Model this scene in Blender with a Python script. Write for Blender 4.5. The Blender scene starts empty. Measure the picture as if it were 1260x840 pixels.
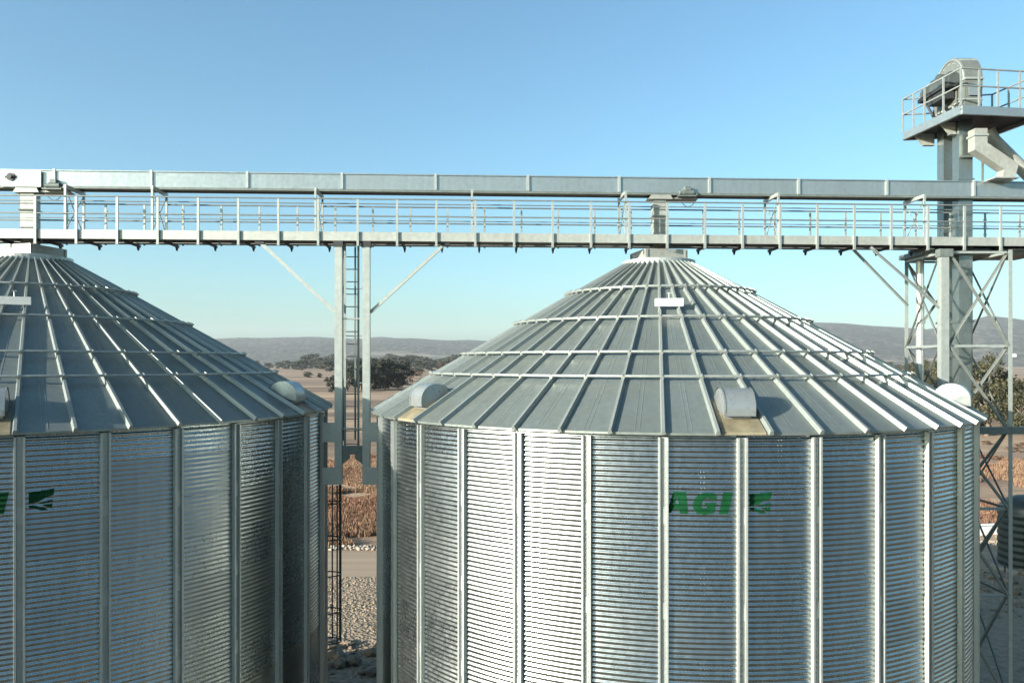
import bpy, math, random
import numpy as np
from mathutils import Vector, Matrix

random.seed(7)
rng = np.random.default_rng(11)
sc = bpy.context.scene
col = sc.collection
R_ = math.radians
PI = math.pi

# ------------------------------------------------------------------ helpers
CAM_H = 13.0
F = 980.0; HX, HY = 630.0, 445.0       # focal length and horizon of the photograph, used to read sizes off it

class MB:
    def __init__(s):
        s.v = []; s.f = []; s.sm = []; s.mi = []
    def add(s, vs, fs, smooth=False, mi=0):
        b = len(s.v)
        s.v.extend([tuple(p) for p in vs])
        for q in fs:
            s.f.append(tuple(b + i for i in q)); s.sm.append(smooth); s.mi.append(mi)
    def box(s, x0, x1, y0, y1, z0, z1, mi=0):
        vs = [(x0,y0,z0),(x1,y0,z0),(x1,y1,z0),(x0,y1,z0),(x0,y0,z1),(x1,y0,z1),(x1,y1,z1),(x0,y1,z1)]
        s.add(vs, [(0,3,2,1),(4,5,6,7),(0,1,5,4),(1,2,6,5),(2,3,7,6),(3,0,4,7)], mi=mi)
    def bar(s, p, q, w, h=None, up=(0,0,1), mi=0):
        h = h or w
        p = Vector(p); q = Vector(q); d = (q - p).normalized()
        up = Vector(up)
        if abs(d.dot(up)) > .98: up = Vector((0,1,0))
        a = d.cross(up).normalized(); b = a.cross(d).normalized()
        vs = []
        for c in (p, q):
            for sx, sy in ((-1,-1),(1,-1),(1,1),(-1,1)):
                vs.append(c + a*(sx*w/2) + b*(sy*h/2))
        s.add(vs, [(0,1,2,3),(7,6,5,4),(0,4,5,1),(1,5,6,2),(2,6,7,3),(3,7,4,0)], mi=mi)
    def angle(s, p, q, w, t=.012, up=(0,0,1)):
        # an L-section rolled steel angle
        p = Vector(p); q = Vector(q); d = (q - p).normalized(); up = Vector(up)
        if abs(d.dot(up)) > .98: up = Vector((0,1,0))
        a = d.cross(up).normalized(); b = a.cross(d).normalized()
        prof = [(0,0),(w,0),(w,t),(t,t),(t,w),(0,w)]
        vs = [c + a*(x-w/2) + b*(y-w/2) for c in (p,q) for x,y in prof]
        n = 6
        s.add(vs, [tuple(range(n))[::-1], tuple(range(n,2*n))] + [(i,(i+1)%n,n+(i+1)%n,n+i) for i in range(n)])
    def tube(s, pts, r, n=8, cap=True, mi=0):
        pts = [Vector(p) for p in pts]
        rs = r if isinstance(r, (list, tuple)) else [r]*len(pts)
        rings = []; prev = None
        for i, p in enumerate(pts):
            if i == 0: d = pts[1]-p
            elif i == len(pts)-1: d = p-pts[i-1]
            else: d = (pts[i+1]-p).normalized() + (p-pts[i-1]).normalized()
            d.normalize()
            if prev is None:
                a = d.orthogonal().normalized()
            else:
                a = (prev - d*prev.dot(d)).normalized()
            prev = a; b = d.cross(a)
            rings.append([p + (a*math.cos(2*PI*k/n) + b*math.sin(2*PI*k/n))*rs[i] for k in range(n)])
        vs = [v for r_ in rings for v in r_]
        fs = []
        for i in range(len(pts)-1):
            for k in range(n):
                fs.append((i*n+k, i*n+(k+1)%n, (i+1)*n+(k+1)%n, (i+1)*n+k))
        s.add(vs, fs, smooth=n > 5, mi=mi)
        if cap:
            s.add(rings[0], [tuple(range(n))[::-1]], mi=mi); s.add(rings[-1], [tuple(range(n))], mi=mi)
    def sqtube(s, pts, w, h, up=(0,1,0), mi=0):
        # mitred rectangular duct along a polyline
        pts = [Vector(p) for p in pts]; up = Vector(up); vs = []
        for i, p in enumerate(pts):
            d0 = (p-pts[i-1]).normalized() if i else (pts[1]-p).normalized()
            d1 = (pts[i+1]-p).normalized() if i < len(pts)-1 else d0
            d = (d0+d1).normalized(); k = 1/max(.35, d.dot(d0))
            b = up; a = d.cross(b).normalized()
            for sx, sy in ((-1,-1),(1,-1),(1,1),(-1,1)):
                vs.append(p + a*(sx*w/2*k) + b*(sy*h/2))
        n = len(pts); fs = [(0,1,2,3), tuple(4*(n-1)+i for i in (3,2,1,0))]
        for i in range(n-1):
            for k in range(4):
                fs.append((4*i+k, 4*i+4+k, 4*i+4+(k+1)%4, 4*i+(k+1)%4))
        s.add(vs, fs, mi=mi)
    def prism(s, poly, y0, y1, mi=0):
        # poly of (x,z), extruded along y
        n = len(poly)
        vs = [(x,y0,z) for x,z in poly] + [(x,y1,z) for x,z in poly]
        s.add(vs, [tuple(range(n)), tuple(range(n,2*n))[::-1]] + [(i,n+i,n+(i+1)%n,(i+1)%n) for i in range(n)], mi=mi)
    def cyl(s, c, ax, r, h, n=16, mi=0):
        c = Vector(c); ax = Vector(ax).normalized()
        s.tube([c - ax*h/2, c + ax*h/2], r, n, mi=mi)
    def mesh(s, name, mats):
        me = bpy.data.meshes.new(name)
        me.from_pydata(s.v, [], s.f); me.update()
        me.polygons.foreach_set('use_smooth', s.sm)
        if not isinstance(mats, (list, tuple)): mats = [mats]
        for m in mats: me.materials.append(m)
        if len(mats) > 1: me.polygons.foreach_set('material_index', s.mi)
        me.validate()
        return me
    def build(s, name, mats, parent=None, loc=None, rz=0):
        o = bpy.data.objects.new(name, s.mesh(name, mats)); col.objects.link(o)
        if parent: o.parent = parent
        if loc is not None: o.location = loc
        if rz: o.rotation_euler.z = rz
        return o

def link(name, me, parent=None, loc=None, rz=0):
    o = bpy.data.objects.new(name, me); col.objects.link(o)
    if parent: o.parent = parent
    if loc is not None: o.location = loc
    if rz: o.rotation_euler.z = rz
    return o

def empty(name, loc, rz=0):
    o = bpy.data.objects.new(name, None); col.objects.link(o)
    o.location = loc; o.rotation_euler.z = rz; o.empty_display_size = .3
    return o

def tag(o, label=None, cat=None, group=None, kind=None):
    if label: o['label'] = label
    if cat: o['category'] = cat
    if group: o['group'] = group
    if kind: o['kind'] = kind
    return o

def kids(o): return [c for c in list(bpy.data.objects) if c.parent == o]

def copy_tree(o, parent=None):
    c = o.copy(); col.objects.link(c)
    if parent: c.parent = parent
    for ch in kids(o): copy_tree(ch, c)
    return c

def np_mesh(name, verts, faces, mat, smooth=False):
    """verts (n,3), faces (m,k) numpy"""
    me = bpy.data.meshes.new(name)
    nv, (nf, k) = len(verts), faces.shape
    me.vertices.add(nv); me.vertices.foreach_set('co', np.asarray(verts, dtype=np.float32).ravel())
    me.loops.add(nf*k); me.loops.foreach_set('vertex_index', faces.astype(np.int32).ravel())
    me.polygons.add(nf)
    me.polygons.foreach_set('loop_start', np.arange(0, nf*k, k, dtype=np.int32))
    me.polygons.foreach_set('use_smooth', np.full(nf, smooth))
    me.update(calc_edges=True)
    me.materials.append(mat)
    return me

# ------------------------------------------------------------------ materials
class NT:
    def __init__(s, name):
        s.m = bpy.data.materials.new(name); s.m.use_nodes = True
        s.t = s.m.node_tree; s.n = s.t.nodes; s.l = s.t.links
        s.b = s.n['Principled BSDF']
    def node(s, typ, **kw):
        n = s.n.new(typ)
        for k, v in kw.items():
            if k in n.inputs: n.inputs[k].default_value = v
            else: setattr(n, k, v)
        return n
    def noise(s, scale, detail=4, rough=.55, vec=None, dist=0):
        n = s.node('ShaderNodeTexNoise', Scale=scale, Detail=detail, Roughness=rough, Distortion=dist)
        if vec is not None: s.l.new(vec, n.inputs['Vector'])
        return n.outputs['Fac']
    def coords(s, scale=(1,1,1), kind='Object', obj=None):
        tc = s.node('ShaderNodeTexCoord'); mp = s.node('ShaderNodeMapping')
        mp.inputs['Scale'].default_value = scale
        s.l.new(tc.outputs[kind], mp.inputs['Vector']); return mp.outputs['Vector']
    def ramp(s, fac, stops):
        r = s.node('ShaderNodeValToRGB'); e = r.color_ramp.elements
        while len(e) < len(stops): e.new(.5)
        for i, (p, c) in enumerate(stops):
            e[i].position = p; e[i].color = (*c, 1) if len(c) == 3 else c
        s.l.new(fac, r.inputs['Fac']); return r.outputs['Color']
    def mix(s, fac, a, b, typ='MIX'):
        n = s.node('ShaderNodeMix'); n.data_type = 'RGBA'; n.blend_type = typ
        for sock, v in ((n.inputs[0], fac), (n.inputs[6], a), (n.inputs[7], b)):
            if isinstance(v, (int, float)): sock.default_value = v
            elif isinstance(v, tuple): sock.default_value = (*v, 1) if len(v) == 3 else v
            else: s.l.new(v, sock)
        return n.outputs[2]
    def math(s, op, a, b=0.0):
        n = s.node('ShaderNodeMath', operation=op)
        for sock, v in ((n.inputs[0], a), (n.inputs[1], b)):
            if isinstance(v, (int, float)): sock.default_value = v
            else: s.l.new(v, sock)
        return n.outputs[0]
    def bump(s, h, strength=.3, dist=.02):
        b = s.node('ShaderNodeBump', Strength=strength, Distance=dist)
        s.l.new(h, b.inputs['Height']); s.l.new(b.outputs['Normal'], s.b.inputs['Normal'])
    def set(s, **kw):
        for k, v in kw.items():
            k = k.replace('_', ' ')
            if isinstance(v, (int, float)): s.b.inputs[k].default_value = v
            elif isinstance(v, tuple): s.b.inputs[k].default_value = (*v, 1)
            else: s.l.new(v, s.b.inputs[k])
        return s.m

def galv(name, c=(.56,.60,.58), metallic=.85, rough=.38, streak=.25, dirt=(.42,.38,.29), dirt_amt=.0, var=.12, sheet=False):
    """hot-dip galvanised steel: spangle, faint run-off streaks, optional dust"""
    t = NT(name)
    v = t.coords()
    c = tuple(x*.84 for x in c); dirt = tuple(x*.9 for x in dirt)
    sp = t.noise(9, 5, .7, v)
    vs = t.coords((5, 5, .35)); st = t.noise(1.6, 5, .6, vs)
    dark = tuple(x*(1-var*1.7) for x in c); lite = tuple(min(1, x*(1+var)) for x in c)
    base = t.ramp(sp, [(.3, dark), (.7, lite)])
    base = t.mix(t.ramp(st, [(.42,(0,0,0)),(.75,(streak,)*3)]), base, tuple(x*.62 for x in c))
    if dirt_amt:
        big = t.noise(1.1, 5, .65, v)
        base = t.mix(t.ramp(big, [(.4,(0,0,0)),(.75,(dirt_amt,)*3)]), base, dirt)
    rf = t.math('MULTIPLY_ADD', sp, .22); 
    n = rf.node; n.inputs[2].default_value = rough - .11
    if sheet:
        at = t.node('ShaderNodeAttribute', attribute_name='sheet')
        base = t.mix(t.math('MULTIPLY', at.outputs['Fac'], .42), base, tuple(x*.55 for x in c))
        rf = t.math('ADD', rf, t.math('MULTIPLY', at.outputs['Fac'], .08))
    return t.set(Base_Color=base, Metallic=metallic, Roughness=rf)

def plain(name, c, rough=.6, metallic=0, var=.15, scale=6):
    t = NT(name)
    f = t.noise(scale, 4, .6, t.coords())
    base = t.ramp(f, [(.3, tuple(x*(1-var) for x in c)), (.7, tuple(min(1,x*(1+var)) for x in c))])
    return t.set(Base_Color=base, Metallic=metallic, Roughness=rough)

M = {}
M['wall'] = galv('galvanised_wall_sheet', (.45,.485,.475), 1.0, .262, .45, var=.06, sheet=True)
M['roof'] = galv('galvanised_roof_sheet', (.265,.305,.282), .6, .34, .35, dirt_amt=.3, dirt=(.22,.21,.16), var=.08, sheet=True)
M['rib'] = galv('galvanised_rib', (.275,.305,.285), .35, .40, .15, var=.07)
M['stiff'] = galv('galvanised_stiffener', (.44,.47,.445), .5, .38, .15, var=.07)
M['ring'] = galv('galvanised_pipe', (.37,.40,.37), .5, .38, .1)
M['steel'] = galv('galvanised_steel', (.40,.435,.405), .5, .46, .25, var=.09)
M['girder'] = galv('galvanised_girder', (.42,.44,.40), .45, .50, .3, var=.09, dirt_amt=.25, dirt=(.24,.23,.19))
M['trough'] = galv('galvanised_trough', (.42,.475,.47), .75, .34, .3, var=.07, dirt_amt=.2, dirt=(.26,.25,.21))
M['collar'] = galv('weathered_galvanised', (.40,.415,.375), .4, .5, .4, var=.12, dirt_amt=.4, dirt=(.24,.22,.17))
M['vent'] = galv('galvanised_vent', (.34,.365,.36), .6, .30, .1, var=.05)
M['apron'] = plain('stained_tan_sheet', (.21,.18,.115), .6, .3, .35, 3)
M['white'] = plain('white_painted_metal', (.60,.60,.57), .45, 0, .04)
M['dark'] = plain('dark_steel_and_deck_shade', (.014,.016,.018), .6, 0, .2)  # dark fittings; on the decks this black stands in for underside shade
M['motor'] = plain('grey_green_machine_paint', (.11,.13,.12), .45, .2, .2)
M['mach'] = plain('grey_machine_casing', (.07,.08,.075), .4, .3, .2)
M['head'] = galv('weathered_grey_casing', (.20,.22,.20), .4, .42, .5, var=.12, dirt_amt=.3, dirt=(.2,.19,.15))
M['brace'] = galv('dull_galvanised_angle', (.22,.24,.22), .4, .5, .3, var=.1)
M['casing'] = galv('galvanised_casing', (.30,.35,.335), .85, .33, .3, var=.08)
M['bolt'] = plain('zinc_bolt', (.24,.26,.25), .4, .6, .1)
M['logo'] = plain('green_sign_paint', (.002,.036,.012), .7, 0, .25)
M['logo'].node_tree.nodes['Principled BSDF'].inputs['Specular IOR Level'].default_value = .12
M['concrete'] = plain('concrete', (.2,.19,.17), .9, 0, .15, 2)
M['tank'] = plain('dark_green_plastic', (.012,.020,.019), .55, 0, .15, 2)

# ------------------------------------------------------------------ row frame
OX, OY = 4.26, 23.2          # centre of the right silo
A3 = R_(3.0); CS, SN = math.cos(A3), math.sin(A3)
def ux(px, v):               # distance along the silo row of what the photo shows at column px, v metres behind the row's axis
    t = (px-HX)/F
    return (t*(OY+v*CS) - OX + v*SN)/(CS - t*SN)
def depth(u, v): return OY + u*SN + v*CS
def hh(py, px, v):           # height above ground
    return CAM_H + (HY-py)*depth(ux(px, v), v)/F

RS = 8.0                     # silo radius
NST = 34; DST = 2*PI/NST; A0 = R_(.87)
NRB = 51; DRB = 2*PI/NRB; B0 = R_(.87) + DRB/2
EAVE_Z, EAVE_R, SLOPE, TOP_R = 11.65, 8.17, .577, .97
WALL_TOP = 11.60
PITCH, AMP = .1016, .0102
SHEET = PITCH*9
def roof_z(r): return EAVE_Z + (EAVE_R - r)*SLOPE
def pol(r, a, z): return (r*math.sin(a), -r*math.cos(a), z)
def corr(z): return RS + AMP*math.sin(2*PI*z/PITCH)

def wall_rows():
    zs = []; z = 0.0
    while z < 5.6: zs.append(z); z += PITCH/3
    k = math.ceil(5.6/PITCH*8)
    while k*PITCH/8 < WALL_TOP: zs.append(k*PITCH/8); k += 1
    zs.append(WALL_TOP)
    return np.array(zs)

def wall_mesh():
    zs = wall_rows(); SEG = 5
    angs = np.array([A0 + DST*(k + i/SEG) for k in range(NST) for i in range(SEG)])
    nz, na = len(zs), len(angs)
    # sheet overlap: each ring stands a hair proud of the one below at its lower edge
    ring = np.floor(zs/SHEET); fr = zs/SHEET - ring
    rad = RS + AMP*np.sin(2*PI*zs/PITCH) + .009*(1-fr)
    v = np.empty((nz, na, 3))
    v[..., 0] = rad[:, None]*np.sin(angs)[None]; v[..., 1] = -rad[:, None]*np.cos(angs)[None]; v[..., 2] = zs[:, None]
    i, j = np.meshgrid(np.arange(nz-1), np.arange(na), indexing='ij')
    j2 = (j+1) % na
    f = np.stack([i*na+j, i*na+j2, (i+1)*na+j2, (i+1)*na+j], -1).reshape(-1, 4)
    verts = v.reshape(-1, 3)
    # tone per sheet (each ring of each pair of panels)
    table = rng.random((40, NST))**1.5
    pan = (j.reshape(-1)//SEG); rg = ring[i.reshape(-1)].astype(int)
    pair = ((pan + rg) // 2) % NST
    val = table[rg, pair]
    # bolts: a double column on every other ring of each panel, a row along each ring seam
    bv = []; 
    def bolt(a, z, s=.016):
        r = corr(z) + .002
        c = Vector(pol(r, a, z)); n = Vector(pol(1, a, 0)); t = Vector((math.cos(a), math.sin(a), 0)); up = Vector((0,0,1))
        bv.append([c+t*s-up*s, c+t*s+up*s, c-t*s+up*s, c-t*s-up*s, c+n*.007])
    for p in range(NST):
        for k in range(6, 13):
            z0 = k*SHEET
            if (p + k) % 2 == 0:
                for q in range(9):
                    zz = z0 + (q+.25)*PITCH
                    if zz > WALL_TOP-.05: continue
                    for da in (-.032, .032):
                        bolt(A0 + DST*(p+.5) + da/RS + (.008/RS if q % 2 else 0), zz, .010)
            for q in range(1, 8):
                if z0 < WALL_TOP-.1: bolt(A0 + DST*(p + q/8), z0 + .03, .009)
    nb = len(bv); base = len(verts)
    bvv = np.array([[tuple(x) for x in b] for b in bv]).reshape(-1, 3)
    fb = []
    for q in range(nb):
        o = base + q*5
        for a_, b_ in ((0,1),(1,2),(2,3),(3,0)): fb.append((o+a_, o+b_, o+4, o+4))
    # triangles stored apart
    me = bpy.data.meshes.new('wall')
    allv = np.vstack([verts, bvv]); tri = np.array([(a,b,c) for a,b,c,_ in fb])
    me.vertices.add(len(allv)); me.vertices.foreach_set('co', allv.astype(np.float32).ravel())
    nl = f.size + tri.size; me.loops.add(nl)
    me.loops.foreach_set('vertex_index', np.concatenate([f.ravel(), tri.ravel()]).astype(np.int32))
    me.polygons.add(len(f)+len(tri))
    ls = np.concatenate([np.arange(len(f))*4, f.size + np.arange(len(tri))*3]).astype(np.int32)
    me.polygons.foreach_set('loop_start', ls)
    me.polygons.foreach_set('use_smooth', np.concatenate([np.ones(len(f), bool), np.zeros(len(tri), bool)]))
    me.update(calc_edges=True)
    at = me.attributes.new('sheet', 'FLOAT', 'FACE')
    at.data.foreach_set('value', np.concatenate([val, np.full(len(tri), .5)]).astype(np.float32))
    me.materials.append(M['wall'])
    return me

def stiffener_mesh():
    m = MB()
    prof = [(-.100,.004),(-.094,.098),(-.058,.098),(-.046,.030),(.046,.030),(.058,.098),(.094,.098),(.100,.004)]
    zs = [0, 11.555]
    vs = [(x, -(RS + d), z) for z in zs for x, d in prof]
    n = len(prof); fs = [(i, i+1, n+i+1, n+i) for i in range(n-1)]
    m.add(vs, fs)
    m.add([(x, -(RS+d), zs[1]) for x, d in prof], [tuple(range(n))])
    z = 5.7
    while z < 11.45:                                    # bolt heads in the channel
        for sx in (-.018, .018): m.box(sx-.011, sx+.011, -(RS+.048), -(RS+.03), z-.011, z+.011)
        z += PITCH
    for z in (6.4, 8.23, 10.06):                        # splice plates
        m.box(-.05, .05, -(RS+.046), -(RS+.028), z-.16, z+.16)
    return m.mesh('stiffener', M['stiff'])

def roof_mesh():
    m = MB()
    rs = [TOP_R, 1.6, 2.4, 3.4, 4.4, 5.4, 6.4, 7.3, EAVE_R]
    for k in range(NRB):
        a0 = B0 + DRB*k; vs = []
        for r in rs:
            for i in range(3):
                a = a0 + DRB*i/2
                # each panel is flat across: chord, not arc
                am = a0 + DRB/2; c = r*math.cos(DRB/2); tt = c*math.tan(a - am)
                x = c*math.sin(am) + tt*math.cos(am); y = -c*math.cos(am) + tt*math.sin(am)
                vs.append((x, y, roof_z(r)))
        fs = [(3*q+i, 3*q+3+i, 3*q+4+i, 3*q+1+i) for q in range(len(rs)-1) for i in range(2)]
        m.add(vs, fs)
        # folded drip edge
        e = vs[-3:]; m.add(e + [(x, y, z-.045) for x, y, z in e], [(0,3,4,1),(1,4,5,2)])
        # pressed creases along the panel
        am = a0 + DRB/2
        T = Vector((math.cos(am), math.sin(am), 0)); D = Vector((math.sin(am), -math.cos(am), -SLOPE)); N = Vector((SLOPE*math.sin(am), -SLOPE*math.cos(am), 1)).normalized()
        def P(r, off, h): 
            c = r*math.cos(DRB/2)
            return Vector((c*math.sin(am), -c*math.cos(am), roof_z(r))) + T*off + N*h
        for off, r0 in ((-.045, 3.0), (.045, 3.0)):
            q = [P(r0, off-.012, .001), P(r0, off, .005), P(r0, off+.012, .001), P(8.1, off-.012, .001), P(8.1, off, .005), P(8.1, off+.012, .001)]
            m.add(q, [(0,3,4,1),(1,4,5,2)])
    me = m.mesh('roof', M['roof'])
    per = len(m.f)//NRB; tone = rng.random(NRB)**1.3
    at = me.attributes.new('sheet', 'FLOAT', 'FACE')
    at.data.foreach_set('value', np.repeat(tone, per).astype(np.float32))
    return me

def rib_mesh():
    m = MB(); L = []
    prof = [(-.050,-.004),(-.027,.092),(.027,.092),(.050,-.004)]
    for r, s in ((TOP_R+.02, .5), (2.2, .85), (EAVE_R+.05, 1.0)):
        c = Vector((0, -r, roof_z(r))); N = Vector((0, -SLOPE, 1)).normalized()
        L.append([c + Vector((x*s, 0, 0)) + N*(h*(s*.5+.5)) for x, h in prof])
    vs = [p for q in L for p in q]
    fs = [(4*i+j, 4*i+4+j, 4*i+5+j, 4*i+1+j) for i in range(2) for j in range(3)] + [(8,11,10,9), (0,1,2,3)]
    m.add(vs, fs)
    return m.mesh('roof_rib', M['rib'])

def ring_mesh(r):
    m = MB(); n = NRB; zz = roof_z(r) + .155*1.0
    pts = [Vector(pol(r, B0 + DRB*k, zz)) for k in range(n)]
    K = 6; vs = []
    for k in range(n):
        a = B0 + DRB*k; rad = Vector(pol(1, a, 0)); up = Vector((0,0,1))
        for q in range(K):
            t = 2*PI*q/K
            vs.append(pts[k] + (rad*math.cos(t) + up*math.sin(t))*.034)
    fs = [(k*K+q, ((k+1) % n)*K+q, ((k+1) % n)*K+(q+1) % K, k*K+(q+1) % K) for k in range(n) for q in range(K)]
    m.add(vs, fs, smooth=True)
    for k in range(n):                                   # saddle clamps on the ribs
        a = B0 + DRB*k; c = pts[k]
        D = Vector((math.sin(a), -math.cos(a), -SLOPE)).normalized(); N = Vector((SLOPE*math.sin(a), -SLOPE*math.cos(a), 1)).normalized()
        T = D.cross(N)
        m.bar(c - N*.05 - D*.03, c - N*.05 + D*.03, .075, .09, up=N)
        m.bar(c + N*.035 - D*.045, c + N*.035 + D*.045, .03, .02, up=N)
    return m.mesh('wind_ring', M['ring'])

def vent_meshes():
    # hood with its axis tangential: x tangential, -y outward; origin on the roof at r = 7.25, a = 0
    m = MB(); W = .29; rad = .39
    prof = [(.41,-.14),(.41,-.02)] + [(.01+.40*math.cos(PI*i/14), .0+rad*math.sin(PI*i/14)) for i in range(1, 14)] + [(-.40, .0), (-.40, -.10)]
    n = len(prof)-1; k = n+1
    vs = [(sx*W, -o, z) for sx in (-1, 1) for o, z in prof]
    m.add(vs, [(i, i+1, k+i+1, k+i) for i in range(n)], smooth=True)
    for sx in (-1, 1):                                   # end discs, creased down the middle
        rim = [(sx*(W+.001), -o, z) for o, z in prof]; c1 = (sx*(W+.035), -.02, -.02)
        m.add(rim + [c1], [((i, i+1, k) if sx > 0 else (i+1, i, k)) for i in range(n)] + [((n, 0, k) if sx > 0 else (0, n, k))])
    for sx in (-1, 1):
        rv = [(sx*(W-.012*d), -(o*1.03 if i > 0 else o), z*1.04 if z > 0 else z) for d in (-1.4, 1.4) for i, (o, z) in enumerate(prof)]
        m.add(rv, [((i, i+1, k+i+1, k+i) if sx < 0 else (i+1, i, k+i, k+i+1)) for i in range(n)])
    m.box(-W+.03, W-.03, -.26, .30, -.30, -.06)
    hood = m.mesh('vent_hood', M['vent'])
    # stained flashing between the ribs below the hood
    a = MB()
    def P(dr, off, h): return (off, -dr, -dr*SLOPE + h)
    w0, w1 = .36, .42
    q = [P(-.30, -w0, -.046), P(-.30, w0, -.046), P(.66, w1, -.046), P(.66, -w1, -.046)]
    a.add(q, [(3,2,1,0)])
    a.add([q[3], q[2], (q[2][0], q[2][1]-.01, q[2][2]-.05), (q[3][0], q[3][1]-.01, q[3][2]-.05)], [(0,3,2,1)])
    return hood, a.mesh('flashing', M['apron'])

LET_A = [[(150,298),(212,102),(322,102),(342,303),(268,303),(264,270),(205,266),(190,298)],[(226,212),(258,212),(247,150)]]
LET_G = [[(597,170),(590,130),(560,112),(500,108),(440,122),(400,165),(383,225),(392,275),(425,303),(480,308),(540,305),(575,290),(592,200),(488,200),(482,228),(512,228),(508,248),(480,252),(460,245),(458,225),(468,190),(486,167),(512,160),(530,170)]]
LET_I = [[(655,107),(740,107),(698,303),(617,303)]]
EMB = [[(893,122),(1097,104),(1090,160),(1030,182),(960,218),(890,230)],[(968,232),(1030,211),(1083,207),(1080,224),(1000,238)],
       [(995,247),(1080,240),(1077,288),(1040,268)],[(893,243),(940,247),(1010,275),(1052,300),(1000,300),(940,277),(893,264)]]
def decal_mesh(name, polys):
    def conv(p):
        px = 800 + p[0]/7.41; py = 590 + p[1]/7.41
        X = (px-HX)*15.30/F; a = math.asin((X-OX)/RS)
        return a, CAM_H - (py-HY)*15.30/F
    P = [[conv(p) for p in q] for q in polys]
    zmin = min(p[1] for q in P for p in q); zmax = max(p[1] for q in P for p in q)
    st = PITCH/8; k0 = math.floor(zmin/st); k1 = math.ceil(zmax/st); m = MB()
    def cuts(z):
        xs = []
        for q in P:
            for (a0, z0), (a1, z1) in zip(q, q[1:]+q[:1]):
                if (z0 <= z) != (z1 <= z): xs.append(a0 + (a1-a0)*(z-z0)/(z1-z0))
        return sorted(xs)
    for k in range(k0, k1):
        xs = cuts((k+.5)*st); za, zb = k*st, (k+1)*st
        for a, b in zip(xs[::2], xs[1::2]):
            n = max(1, int((b-a)*RS/.12)); aa = [a + (b-a)*i/n for i in range(n+1)]
            ra, rb = corr(za)+.0115, corr(zb)+.0115
            vs = [pol(ra, x, za) for x in aa] + [pol(rb, x, zb) for x in aa]
            m.add(vs, [(i, i+1, n+2+i, n+1+i) for i in range(n)], smooth=True)
    return m.mesh(name, M['logo'])

def make_silo():
    root = empty('grain_silo', (OX, OY, 0))
    link('wall', wall_mesh(), root)
    sm = stiffener_mesh()
    for k in range(NST): link('stiffener', sm, root, rz=A0 + DST*k)
    roof = link('roof', roof_mesh(), root)
    rm = rib_mesh()
    for k in range(NRB): link('roof_rib', rm, roof, rz=B0 + DRB*k)
    for r in (2.7, 4.2, 5.7, 6.62): link('wind_ring', ring_mesh(r), root)
    hm, am = vent_meshes()
    for k in (-25, -16, -8, 0, 8, 17):
        a = R_(.87) + DRB*k
        h = link('vent_hood', hm, root, loc=pol(7.5, a, roof_z(7.5)+.06), rz=a)
        link('flashing', am, h)
    # small white box on the roof, on two feet, with a stub post
    m = MB(); m.box(-.34, .34, -.06, .06, .09, .28); o = m.build('roof_box', M['white'], root, loc=pol(3.72, R_(-6.4), roof_z(3.72)+.05), rz=R_(-6.4))
    m = MB()
    for x in (-.24, .24): m.box(x-.02, x+.02, -.03, .03, -.12, .088)
    m.tube([(0,0,.282),(0,0,.40)], .018, 6); m.box(-.05, .05, -.02, .02, .40, .43); m.build('bracket', M['steel'], o)
    # top ring and collar under the spout
    m = MB(); n = 40; zt = roof_z(TOP_R)
    ring = [(1.06,zt-.10),(1.06,zt+.10),(.90,zt+.13),(.10,zt+.13)]
    vs = [pol(r, 2*PI*k/n, z) for k in range(n) for r, z in ring]
    m.add(vs, [(k*4+i, ((k+1)%n)*4+i, ((k+1)%n)*4+i+1, k*4+i+1) for k in range(n) for i in range(3)])
    m.build('top_ring', M['stiff'], root)
    m = MB(); h0, h1 = zt+.132, 16.20; w = .62
    m.box(-w, w, -w, w, h0, h1)
    for sx in (-1, 1):
        for sy in (-1, 1):
            x, y = sx*w, sy*w
            m.box(x-.075 if sx > 0 else x-.012, x+.012 if sx > 0 else x+.075, y-.012 if sy < 0 else y+.002, y-.002 if sy < 0 else y+.012, h0, h1-.01)
            m.box(x-.012 if sx < 0 else x+.002, x-.002 if sx < 0 else x+.012, y-.012 if sy < 0 else y-.075, y+.075 if sy < 0 else y+.012, h0, h1-.01)
            for q in range(6):
                z = h0 + .05 + q*(h1-h0-.1)/5
                m.box(x-sx*.045-.012, x-sx*.045+.012, y+sy*.012-.01, y+sy*.012+.01, z-.012, z+.012, mi=1)
                m.box(x+sx*.012-.01, x+sx*.012+.01, y-sy*.045-.012, y-sy*.045+.012, z-.012, z+.012, mi=1)
    m.build('collar', [M['collar'], M['bolt']], root, rz=R_(12))
    link('letter', decal_mesh('letter', LET_A), root); link('letter', decal_mesh('letter', LET_G), root); link('letter', decal_mesh('letter', LET_I), root)
    link('emblem', decal_mesh('emblem', EMB), root)
    m = MB(); n = 64
    vs = [pol(r, 2*PI*k/n, z) for k in range(n) for r, z in ((8.5, 0), (8.5, .35), (7.9, .35))]
    m.add(vs, [(k*3+i, ((k+1)%n)*3+i, ((k+1)%n)*3+i+1, k*3+i+1) for k in range(n) for i in range(2)])
    m.build('plinth', M['concrete'], root)
    return root

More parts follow.
